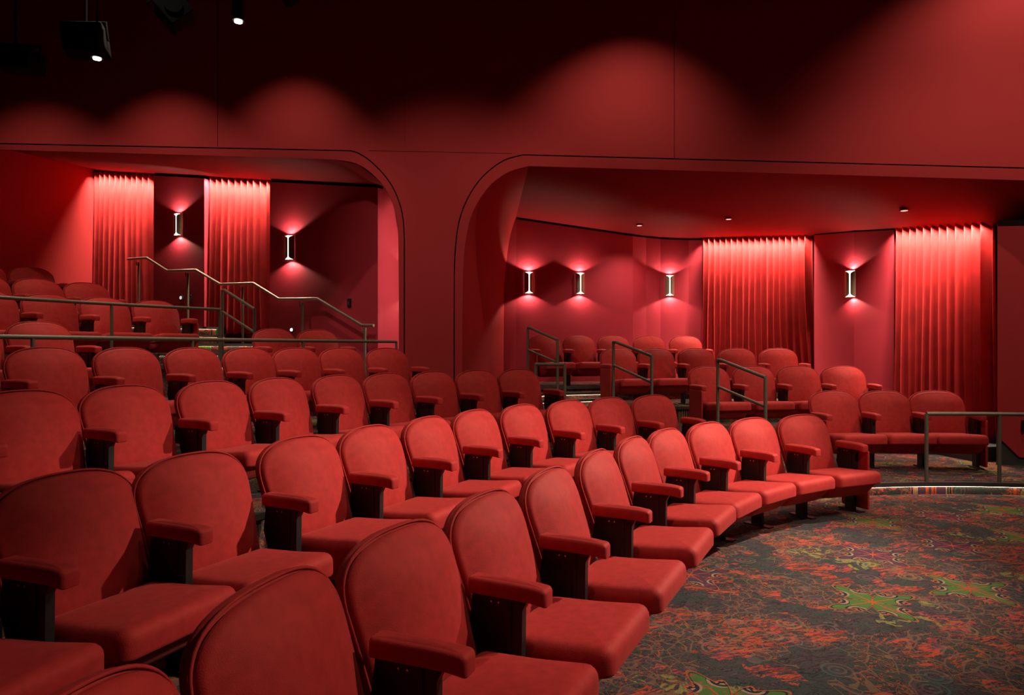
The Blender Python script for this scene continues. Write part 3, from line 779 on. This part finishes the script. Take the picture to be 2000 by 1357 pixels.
# ------------------------------------------------------------------ curtains
def curtain(path, ztop_fn, zbot, folds, amp, label, flare=0.0, group='red velvet curtains'):
    A_, B_ = Vector(path[0]), Vector(path[1]); d = (B_-A_); L_ = d.length; t = d/L_; n_ = Vector((t.y, -t.x, 0))
    if n_.dot(Vector((0, -1, 0))) < 0: n_ = -n_
    NU = folds*12; NV = 24; rows = []
    ph = [random.uniform(-0.35, 0.35) for _ in range(folds+2)]; am = [random.uniform(0.75, 1.2) for _ in range(folds+2)]
    for j in range(NV+1):
        v = j/NV; row = []
        for i in range(NU+1):
            u = i/NU; k = u*folds; ki = int(k); fr = k-ki
            p = ph[ki]*(1-fr)+ph[ki+1]*fr; a_ = am[ki]*(1-fr)+am[ki+1]*fr
            w0 = sin(2*pi*k+p*(0.3+1.2*v)); wv = w0
            dep = amp*a_*(0.55+0.45*v)*(wv+0.22*sin(4*pi*k+p))
            fl_ = flare*(v**2.2)*((u-0.25)*1.3 if u > 0.25 else (u-0.25)*0.25)
            q = A_+t*(u*L_+fl_+0.012*sin(5*v+ki*1.7)*v+0.3*amp*cos(2*pi*k)*0.6)+n_*dep
            zt = ztop_fn(u); row.append((q.x, q.y, zt+(zbot-0.015*wv-zt)*v))
        rows.append(row)
    m_ = MB(); m_.grid(rows)
    root = empty('curtain', (A_.x+d.x/2, A_.y+d.y/2, zbot)); tag(root, label, 'curtain', group)
    world_to_parent(root, m_); o = m_.build('drape', M_CURTAIN, root, True, 180)
    md = o.modifiers.new('thickness', 'SOLIDIFY'); md.thickness = 0.006
    # header tape and track
    h = MB(); zt0, zt1 = ztop_fn(0), ztop_fn(1)
    h.tube([(A_.x, A_.y, zt0+0.005), (B_.x, B_.y, zt1+0.005)], 0.012, 8); world_to_parent(root, h); h.build('curtain_track', M_BLACK, root)
    return root
def cz(t): return lambda u: 0
a, b_ = sw(TC[4], -0.14), sw(TC[3]+0.02, -0.14)
curtain((a, b_), lambda u: swz(TC[4]+(TC[3]-TC[4])*u)-0.01, 2.0, 12, 0.085, 'red velvet curtain in the far left corner beside the rear wall', flare=0.12)
a, b_ = sw(TC[2]-0.02, -0.12), sw(TC[1]+0.03, -0.12)
curtain((a, b_), lambda u: swz(TC[2]+(TC[1]-TC[2])*u)-0.01, 1.62, 10, 0.090, 'red velvet curtain behind the stair handrail, between two wall sconces', flare=0.10)
a, b_ = at(1374, 465, 12.25), at(1584, 457.3, 11.0)
za, zb_ = a.z, b_.z
curtain((Vector((a.x, a.y, 0)), Vector((b_.x, b_.y, 0))), lambda u: za+(zb_-za)*u-0.0, 0.80, 18, 0.085, 'wide red velvet curtain in the middle of the right hand seating bay', flare=0.10)
a, b_ = at(1752, 445.5, 9.42), at(1936, 434, 8.05)
za2, zb2 = a.z, b_.z
curtain((Vector((a.x, a.y, 0)), Vector((b_.x, b_.y, 0))), lambda u: za2+(zb2-za2)*u, 0.27, 12, 0.085, 'red velvet curtain behind the low platform row at the right edge', flare=0.06)

# ------------------------------------------------------------------ sconces
def sconce_meshes():
    H, Rw, Rd = 0.182, 0.080, 0.048
    K = {}
    s = MB(); s.box(-0.060, 0.060, 0.0, 0.012, -H*0.97, H*0.97); K['back_plate'] = s.mesh('back_plate', M_BRONZE)
    def half(z):         # half opening angle of the slit (radians from straight ahead)
        t = abs(z)/H
        return 0.12+ (1.1*max(0, (t-0.70)/0.30)**2.6)
    for sg, nm in ((1, 'shade'), (-1, 'shade')):
        rows = []
        for i in range(33):
            z = -H+2*H*i/32; h0 = half(z); row = []
            for j in range(11):
                th = h0+(pi/2-h0)*j/10
                row.append((sg*Rw*sin(th), -0.012-Rd*cos(th)+0.012, z))
            rows.append(row)
        s = MB(); s.grid(rows); K['shade%d' % sg] = s.mesh('shade', M_BRONZE)
    rows = []
    for i in range(9):
        z = -H*0.985+2*H*0.985*i/8
        rows.append([(0.86*Rw*sin(-1.45+2.9*j/14), -0.86*Rd*cos(-1.45+2.9*j/14), z) for j in range(15)])
    s = MB(); s.grid(rows); K['diffuser'] = s.mesh('diffuser', M_GLOW)
    return K
SKM = sconce_meshes()
def sconce(P, rz, label, power=9, k=1.0):
    power *= 1.7
    r = empty('wall_sconce', P, rz); tag(r, label, 'wall lamp', 'bronze wall sconces with a glowing slit'); r.scale = (k, k, k)
    for nm, key in (('back_plate', 'back_plate'), ('shade', 'shade1'), ('shade', 'shade-1'), ('diffuser', 'diffuser')):
        o = bpy.data.objects.new(nm, SKM[key]); COL.objects.link(o); o.parent = r
        if key.startswith('shade'):
            md = o.modifiers.new('thickness', 'SOLIDIFY'); md.thickness = 0.004
    for sg in (1, -1):
        spot('sconce_bulb', (0, -0.05, 0.175*sg), (0, -0.05, 2*sg), power, 138, 0.25, 0.012, (1, 0.80, 0.62), r)
def wall_rz(n):              # local -Y points out of the wall along n
    return atan2(n[0], -n[1])
swn = (-0.469, -0.883)
swn = (-0.469, -0.883)
for x, y, lab in ((350, 439, 'left of the two slit sconces on the stair wall, between the two curtains'), (568, 484, 'slit sconce on the stair wall just above the handrail, right of the curtain')):
    t = sw_at(x); p = sw(t, 0.015); z = EYE+(CY-y)*p.y/F
    sconce((p.x, p.y-0.012, z), wall_rz((-0.26, -0.965)), 'bronze '+lab, 11)
def onR(x, y, n, lab, pw, k=1.0):
    b_ = backR(x); p = at(x, y, b_.y-0.02); sconce(p, wall_rz(n), lab, pw, k)
onR(1033, 552, (0.12, -1), 'bronze slit sconce nearest the pillar, leftmost on the rear wall', 10)
onR(1133, 553.5, (0.12, -1), 'bronze slit sconce in the middle of the plain rear wall', 10)
onR(1308, 557.5, (-0.15, -1), 'bronze slit sconce on the narrow wall strips left of the wide curtain', 10)
onR(1662, 554.5, (-0.70, -0.71), 'bronze slit sconce on the panel between the two right hand curtains', 10, 1.05)

# ------------------------------------------------------------------ curtain cove lights
def cove(p0, p1, off, dz, power, spread=120, name='curtain_cove_light'):
    p0 = Vector(p0); p1 = Vector(p1); d = p1-p0; t = Vector((d.x, d.y, 0)).normalized(); n_ = Vector((t.y, -t.x, 0))
    if n_.y > 0: n_ = -n_
    c_ = (p0+p1)/2+n_*off-Vector((0, 0, dz))
    o = area(name, c_, c_-Vector((0, 0, 1)), power, d.length*0.96, 0.05, (1, 0.80, 0.62), spread)
    xax = d.normalized(); zax = (n_*0.22+Vector((0, 0, 1))); zax = (zax-xax*zax.dot(xax)).normalized(); yax = zax.cross(xax).normalized()
    o.rotation_euler = Matrix((xax, yax, zax)).transposed().to_euler(); return o
def swp(t, off): p = sw(t, off); return Vector((p.x, p.y, swz(t)))
cove(swp(TC[4]-0.05, -0.14), swp(TC[3], -0.14), 0.12, 0.03, 80, 85)
cove(swp(TC[2], -0.12), swp(TC[1], -0.12), 0.10, 0.03, 70, 100)
cove(at(1374, 465, 12.25), at(1584, 457.3, 11.0), 0.10, 0.02, 110, 100)
cove(at(1752, 445.5, 9.42), at(1936, 434, 8.05), 0.10, 0.01, 66, 100)

# ------------------------------------------------------------------ rails
def rail_thing(name, label, cat, group, pieces, mat=M_RAIL):
    """pieces: (part name, points in world, radius)"""
    p0 = Vector(pieces[0][1][0]); r = empty(name, (p0.x, p0.y, 0)); tag(r, label, cat, group)
    for nm, pts, rad in pieces:
        m_ = MB(); m_.tube(pts, rad, 12); world_to_parent(r, m_); m_.build(nm, mat, r, True, 50)
    return r
def arc_pts(R, s0, s1, z, n=30):
    return [Vector((*curve(s0+(s1-s0)*i/n, R)[:2], z)) for i in range(n+1)]
def s_at_x(R, x, lo=-8, hi=12):
    u = (x-CX)/F
    f = lambda s: curve(s, R)[0]-u*curve(s, R)[1]
    for _ in range(60):
        m = (lo+hi)/2
        if f(m) > 0: hi = m
        else: lo = m
    return lo
e1 = s_at_x(8.43, 774)
pcs = [('top_rail', arc_pts(8.43, -3.2, e1, 1.457), 0.019)]
for x in (64, 376, 592, 774):
    s_ = s_at_x(8.43, x); q = curve(s_, 8.43); pcs.append(('post', [(q[0], q[1], 0.579), (q[0], q[1], 1.457)], 0.016))
q = curve(-2.2, 8.43); pcs.append(('post', [(q[0], q[1], 0.579), (q[0], q[1], 1.457)], 0.016))
rail_thing('guard_rail', 'long bronze guard rail running behind the left hand rows to the pillar', 'railing', None, pcs)
e2 = s_at_x(9.8, 429)
pcs = [('top_rail', arc_pts(9.8, -3.0, e2, 1.852), 0.019)]
for x in (218, 429):
    s_ = s_at_x(9.8, x); q = curve(s_, 9.8); pcs.append(('post', [(q[0], q[1], 1.165), (q[0], q[1], 1.852)], 0.016))
q = curve(-1.2, 9.8); pcs.append(('post', [(q[0], q[1], 1.165), (q[0], q[1], 1.852)], 0.016))
rail_thing('guard_rail', 'upper bronze guard rail ending at the top of the small stair rail', 'railing', None, pcs)
# low rail on the platform edge
s1_, s2_ = s_at_x(3.99, 1813), s_at_x(4.02, 1944)
zr = lambda x: None
pcs = [('top_rail', [Vector((*curve(s1_+(3.2)*i/24, 4.0)[:2], 0.752)) for i in range(25)], 0.019)]
for s_ in (s1_, s2_, s2_+0.9, s2_+1.8):
    q = curve(s_, 4.0); pcs.append(('post', [(q[0], q[1], 0.112), (q[0], q[1], 0.752)], 0.017))
rail_thing('platform_rail', 'low dark bronze rail on the edge of the low platform at right', 'railing', None, pcs)
def stair_rail(R0, x0, y0, x1, y1, yl0, yl1, zb0, zb1, label, grp='small bronze stair rails with a lower bar'):
    s_ = s_at_x(R0, x0); X, Y, a = curve(s_, R0); f = Vector((cos(a), -sin(a)))
    u = (x1-CX)/F; d = (u*Y-X)/(f.x-u*f.y); X1, Y1 = X+f.x*d, Y+f.y*d
    def z(y, D): return EYE+(CY-y)*D/F
    z0, z1 = z(y0, Y), z(y1, Y1); h0, h1 = z(yl0, Y), z(yl1, Y1)
    fl = 0.06
    k = (d-fl)/d
    pts = [(X, Y, z0), (X+f.x*fl, Y+f.y*fl, z0), (X1, Y1, z1)]
    pcs = [('top_rail', pts, 0.019), ('lower_bar', [(X, Y, h0), (X1, Y1, h1)], 0.016),
           ('post', [(X, Y, zb0), (X, Y, z0)], 0.019), ('post', [(X1, Y1, zb1), (X1, Y1, z1)], 0.019)]
    return rail_thing('stair_rail', label, 'railing', grp, pcs)
stair_rail(5.815, 1402, 703, 1495, 737, 755, 794, TIER['C'], TIER['B'], 'bronze stair rail lowest on the aisle, before the second row')
stair_rail(7.155, 1198, 668, 1273, 695, 713, 747, TIER['D'], TIER['C'], 'bronze stair rail in the middle of the aisle, before the third row')
stair_rail(8.475, 1031, 640, 1089, 664, 683, 708, TIER['E'], TIER['D'], 'bronze stair rail highest on the aisle, in front of the rearmost row')
stair_rail(9.97, 434, 567, 497, 604, 608, 649, TIER['F'], TIER['E'], 'bronze stair rail in front of the left curtain, beside the upper guard rail')
# flat low rail at the head of the aisle
pa, pb = at(1046, 712, 9.05), at(1103, 712, 8.85)
pa.z = pb.z = 1.165
rail_thing('aisle_rail', 'short flat bronze rail at the pillar end of the aisle', 'railing', None,
    [('top_rail', [pa, pb], 0.021), ('post', [(pa.x, pa.y, TIER['D']), pa], 0.021), ('post', [(pb.x, pb.y, TIER['D']), pb], 0.021)])
# wall handrail following the stair
hr_px = [(250, 506), (287, 503.5), (327, 529), (383, 527), (430, 555), (495, 553), (545, 584), (620, 583), (707, 635), (730, 635.5)]
pts = []
for x, y in hr_px:
    t_ = None
    u = (x-CX)/F; n_ = Vector((-0.469, -0.883, 0)); b0 = sw(0, 0.16)
    t_ = (u*b0.y-b0.x)/(-0.883-u*0.469); p = sw(t_, 0.16); pts.append(Vector((p.x, p.y, EYE+(CY-y)*p.y/F)))
hr = empty('stair_handrail', (pts[-1].x, pts[-1].y, 0)); tag(hr, 'long pale bronze stair handrail stepping down the left wall', 'handrail')
m_ = MB(); m_.tube(pts, 0.021, 12); world_to_parent(hr, m_); m_.build('rail', M_BRASS, hr, True, 50)
for x, yt, zb in ((271, 512, TIER['H']), (367, 534, TIER['G']), (474, 561, TIER['F']), (591, 591, TIER['E']), (713, 640, TIER['D'])):
    u = (x-CX)/F; b0 = sw(0, 0.16); t_ = (u*b0.y-b0.x)/(-0.883-u*0.469); p = sw(t_, 0.16); z = EYE+(CY-yt)*p.y/F
    m_ = MB(); m_.tube([(p.x, p.y, zb), (p.x, p.y, z)], 0.019, 10); world_to_parent(hr, m_); po = m_.build('post', M_RAIL, hr, True, 50)
    q0 = Vector((p.x-0.883*0.06, p.y+0.469*0.06, z+0.05)); m_ = MB()
    m_.tube([(p.x, p.y, z-0.05), (p.x-0.883*0.05, p.y+0.469*0.05, z-0.045), (q0.x, q0.y, z+0.0), (q0.x, q0.y, z+0.06)], 0.008, 8)
    world_to_parent(hr, m_); m_.build('bracket', M_RAIL, hr, True, 50)

# ------------------------------------------------------------------ stairs in the aisles
def stair_block(R0, R1, s0, s1, z, name, lab, z0=None):
    mb = MB(); n = 10; rows = []
    for i in range(n+1):
        a = A0+(s0+(s1-s0)*i/n) if False else None
        sa = s0+(s1-s0)*i/n; p = curve(sa*R0/R1 if sa > 0 else sa, R0); q = curve(sa, R1)
        zb = 0.001 if z0 is None else z0
        rows.append([(p[0], p[1], zb), (p[0], p[1], z), (q[0], q[1], z), (q[0], q[1], zb), (p[0], p[1], zb)])
    mb.grid(rows); k = len(mb.v)-5; mb.f += [(0, 1, 2, 3), (k, k+3, k+2, k+1)]
    o = structure(name, mb, M_CARPET, lab)
    nb = MB(); rows = []
    for i in range(n+1):
        sa = s0+(s1-s0)*i/n
        p = curve(sa*(R0-0.015)/R1 if sa > 0 else sa, R0-0.015); q = curve(sa*(R0+0.03)/R1 if sa > 0 else sa, R0+0.03)
        rows.append([(p[0], p[1], z-0.03), (p[0], p[1], z+0.003), (q[0], q[1], z+0.003), (q[0], q[1], z-0.03), (p[0], p[1], z-0.03)])
    nb.grid(rows); nb.build('nosing', M_NOSE, o)
    lb = MB(); rows = []
    for i in range(n+1):
        sa = s0+(s1-s0)*i/n
        p = curve(sa*(R0-0.012)/R1 if sa > 0 else sa, R0-0.012); q = curve(sa*(R0-0.004)/R1 if sa > 0 else sa, R0-0.004)
        rows.append([(p[0], p[1], z-0.0315), (q[0], q[1], z-0.0315)])
    lb.grid(rows); lb.build('led_strip', M_LED, o); return o
for Ra, k0, k1 in ((5.80, 'B', 'C'), (7.15, 'C', 'D'), (8.47, 'D', 'E')):
    aa = radians(59); ab = radians(71)
    for j, fr in enumerate((0.34, 0.67)):
        R0 = Ra-0.62*(1-(j)*0.5); stair_block(R0, Ra+0.01, (aa-A0)*Ra, (ab-A0)*Ra, TIER[k0]+(TIER[k1]-TIER[k0])*fr, 'floor', 'carpeted step in the right aisle')
for k0, k1, Ra, dR in (('E', 'F', 9.78, 0.30), ('F', 'G', 11.08, 0.32), ('G', 'H', 12.38, 0.32)):
    stair_block(Ra-dR, Ra+0.01, 1.95 if k0 != 'E' else 3.1, 3.85, (TIER[k0]+TIER[k1])/2, 'floor', 'carpeted step up the left stair')
    lb = MB(); rr = []
    for q_ in range(11):
        sa = 1.95+(1.9)*q_/10; p = curve(sa*(Ra-0.012)/Ra, Ra-0.014); q = curve(sa, Ra-0.004); rr.append([(p[0], p[1], TIER[k1]-0.0385), (q[0], q[1], TIER[k1]-0.0385)])
    lb.grid(rr); o = lb.build('step_led_strip', M_LED, None, False); tag(o, {'F': 'warm LED strip under the lowest nosing of the left stair', 'G': 'warm LED strip under the middle tier nosing of the left stair', 'H': 'warm LED strip under the highest tier nosing of the left stair'}[k1], 'light strip', 'LED strips of the left stair')

# ------------------------------------------------------------------ small wall things
def wall_box(x, y, off_fn, n, w_, h_, dep, name, label, cat, mat):
    p = off_fn(x, y); r = empty(name, p, wall_rz(n)); tag(r, label, cat)
    m_ = MB(); o_ = rrect(-w_/2, w_/2, -h_/2, h_/2, min(w_, h_)*0.15, 3); pl = pillow(o_, dep, 0, 0.003, rb=0.001); pl.v = [(u, -h, v) for u, v, h in pl.v]
    pl.build('cover', mat, r, True, 60)
    m_.box(-w_*0.2, w_*0.2, -dep-0.006, -dep+0.001, -h_*0.25, h_*0.15); m_.build('button', M_SKIRT, r, False)
    return r
def on_sw(x, y):
    t = sw_at(x); p = sw(t, 0.002); return Vector((p.x, p.y, EYE+(CY-y)*p.y/F))
wall_box(372, 583, on_sw, swn, 0.07, 0.12, 0.02, 'wall_switch', 'small black switch on the stair wall beside the round light', 'switch', M_BLACK)
wall_box(683, 591, on_sw, swn, 0.065, 0.12, 0.02, 'wall_switch', 'small black switch on the stair wall left of the pillar', 'switch', M_BLACK)
wall_box(1999, 831, lambda x, y: r5(x, y)-Vector((0, 0.004, 0)), (0.1, -1), 0.06, 0.12, 0.02, 'wall_switch', 'small black switch on the red wall at the right edge', 'switch', M_BLACK)
def round_light(x, y, mat, label, rad, power):
    p = on_sw(x, y); r = empty('step_light', p, wall_rz(swn)); tag(r, label, 'light')
    m_ = MB(); m_.tube([(0, 0.0, 0), (0, -0.018, 0)], rad*1.8, 20); m_.build('bezel', M_SKIRT, r)
    m_ = MB(); m_.tube([(0, -0.016, 0), (0, -0.022, 0)], rad, 20); m_.build('lens', mat, r)
    if power: spot('step_bulb', (0, -0.04, 0), (0.1, -1, -0.9), power, 120, 0.5, 0.01, WARM, r)
M_DIM = emit('dim_lens', (0.9, 0.85, 0.8), 0.7)
round_light(355, 581.5, M_DIM, 'round white wall light above the stair between the curtains', 0.028, 0)
round_light(571, 644, M_STAR, 'tiny bright wall light shining between two seat backs below the handrail', 0.020, 3)

# ------------------------------------------------------------------ ceiling lights in the right bay
def ray_ceiling(x, y):
    """depth where the view ray meets the right ceiling (ruled surface)"""
    xb = 1008+(x-1032)*(2280-1008)/(2280-1032) if False else x
    best = None
    a = frontR(x); b_ = backR(x)
    for i in range(401):
        p = a.lerp(b_, i/400); yy = CY-(p.z-EYE)*F/p.y
        if best is None or abs(yy-y) < best[0]: best = (abs(yy-y), p)
    return best[1]
for x, y, lab in ((1249, 437.5, 'round recessed ceiling light above the rear wall sconces'), (1423, 425, 'round recessed ceiling light above the wide curtain'), (1766, 407.5, 'round recessed ceiling light nearest the right edge')):
    p = ray_ceiling(x, y); r = empty('recessed_light', p-Vector((0, 0, 0.022))); tag(r, lab, 'ceiling light', 'recessed lights in the right hand ceiling')
    m_ = MB(); m_.tube([(0, 0, 0.03), (0, 0, -0.004)], 0.055, 24); m_.build('trim_ring', M_CEIL, r)
    m_ = MB(); m_.tube([(0, 0, 0.0), (0, 0, -0.006)], 0.040, 24); m_.build('lens', M_LENS2, r)
    spot('recessed_bulb', (0, 0, -0.02), (0, -0.0, -2), 115, 130, 0.8, 0.04, WARM, r)

# ------------------------------------------------------------------ pendants and stage gear near the hall ceiling
def pendant(x, y, D, label, pw):
    p = at(x, y, D); r = empty('pendant_downlight', p); tag(r, label, 'ceiling light', 'cylinder downlights hanging in the dark')
    m_ = MB(); m_.tube([(0, 0, 0.012), (0, 0, 0.30)], 0.055, 24); m_.build('housing', M_BLACK, r)
    m_ = MB(); m_.tube([(0, 0, 0.30), (0, 0, ZTOP-0.02-p.z)], 0.008, 8); m_.build('stem', M_BLACK, r)
    m_ = MB(); m_.tube([(0, 0, 0.0), (0, 0, 0.014)], 0.036, 24); m_.build('lens', M_LENS, r)
    m_ = MB()
    spot('pendant_bulb', (0, 0, -0.03), (0, 0, -2), pw, 75, 0.7, 0.04, WARM, r)
pendant(465.5, 43.5, 6.5, 'lit black cylinder downlight hanging high left of centre', 160)
pendant(189.5, 116, 6.9, 'lit downlight hanging below the large black stage fixture', 110)
def gear(x, y, D, w_, h_, dep, rz, tilt, label, yoke=True):
    p = at(x, y, D); r = empty('stage_light', (p.x, p.y, p.z), rz); tag(r, label, 'stage light', 'black stage lights under the hall ceiling')
    o_ = rrect(-w_/2, w_/2, -h_/2, h_/2, 0.02, 3); b_ = pillow(o_, dep/2, -dep/2, 0.012)
    c_, s_ = cos(tilt), sin(tilt)
    b_.v = [(u*c_-v*s_, h, u*s_+v*c_) for u, v, h in b_.v]; b_.build('body', M_GEAR, r, True, 50)
    if yoke:
        m_ = MB(); yy = h_/2+0.05
        P_ = [(-w_/2-0.015, 0, 0), (-w_/2-0.015, 0, yy), (w_/2+0.015, 0, yy), (w_/2+0.015, 0, 0)]
        P_ = [(u*c_-v*s_, 0, u*s_+v*c_) for u, _, v in P_]; m_.tube(P_, 0.012, 8); m_.build('yoke', M_GEAR, r)
    m_ = MB(); m_.tube([(0, 0, h_/2+0.04), (0, 0, ZTOP-0.02-p.z)], 0.014, 8); m_.build('hanger', M_GEAR, r)
    m_ = MB(); m_.tube([(0, -dep/2-0.03, 0), (0, -dep/2+0.005, 0)], min(w_, h_)*0.32, 20); m_.build('lens_barrel', M_GEAR, r)
gear(168, 80, 7.5, 0.40, 0.30, 0.30, 0.3, 0.12, 'black stage light with a yoke above the left downlight')
gear(340, 22, 6.2, 0.24, 0.24, 0.26, 0.4, 0.75, 'tilted black stage light between the two downlights')
gear(30, 117, 6.8, 0.44, 0.20, 0.28, 0.0, -0.08, 'wide black stage light at the left edge of the frame')
gear(566, -12, 6.3, 0.14, 0.14, 0.2, 0.3, 0.6, 'small black stage light at the top edge left of centre', False)
# dropped bulkheads under the hall ceiling
def soffit(name, quad, D, th, mat):
    V_ = [at(x, y, d) for (x, y), d in zip(quad, D)]; V2 = [v+Vector((0, 0, th)) for v in V_]; n = len(V_)
    m_ = MB(); m_.add(V_+V2, [tuple(range(n)), tuple(range(2*n-1, n-1, -1))]+[(i, (i+1) % n, n+(i+1) % n, n+i) for i in range(n)])
    return structure(name, m_, mat)

# ------------------------------------------------------------------ wall washers (scalloped pools on the arcade wall)
for x, dist, z, pw, tilt, ang, where in ((100, 1.5, 5.85, 220, 0.20, 72, 'leftmost'), (350, 1.3, 5.85, 210, 0.20, 72, 'second from the left'), (595, 1.1, 5.90, 140, 0.20, 72, 'third from the left'),
        (1180, 1.35, 6.2, 190, 0.26, 84, 'above the arch of the right bay'), (1890, 1.3, 6.3, 230, 0.30, 90, 'above the right edge')):
    D = wallD(x)-dist; X = (x-CX)/F*wallD(x)
    r = empty('wall_washer', (X, D, z)); tag(r, 'small black wall washer lamp under the hall ceiling, '+where, 'ceiling light', 'wall washers under the hall ceiling')
    m_ = MB(); m_.tube([(0, 0, 0.01), (0, 0, 0.16)], 0.05, 16); m_.build('housing', M_BLACK, r)
    if ZTOP-0.02-z-0.16 > 0.02:
        m_ = MB(); m_.tube([(0, 0, 0.16), (0, 0, ZTOP-0.02-z)], 0.01, 8); m_.build('stem', M_BLACK, r)
    spot('washer_bulb', (0, 0, -0.01), (0, tilt, -1), pw*1.15, ang+3, 0.95, 0.03, (1, 0.84, 0.66), r)
# unseen sconce and strip added behind the pillar to brighten the passage wall

pp = Vector(((812-CX)/F*10.35, 10.35, 2.35)); sconce(pp, wall_rz((-0.6, -0.8)), 'unseen bronze slit sconce added behind the pillar to light the passage wall', 10)
area('passage_fill', (-1.12, 9.5, 2.5), (-1.72, 10.08, 2.5), 15, 0.15, 2.4, WARM, 170)
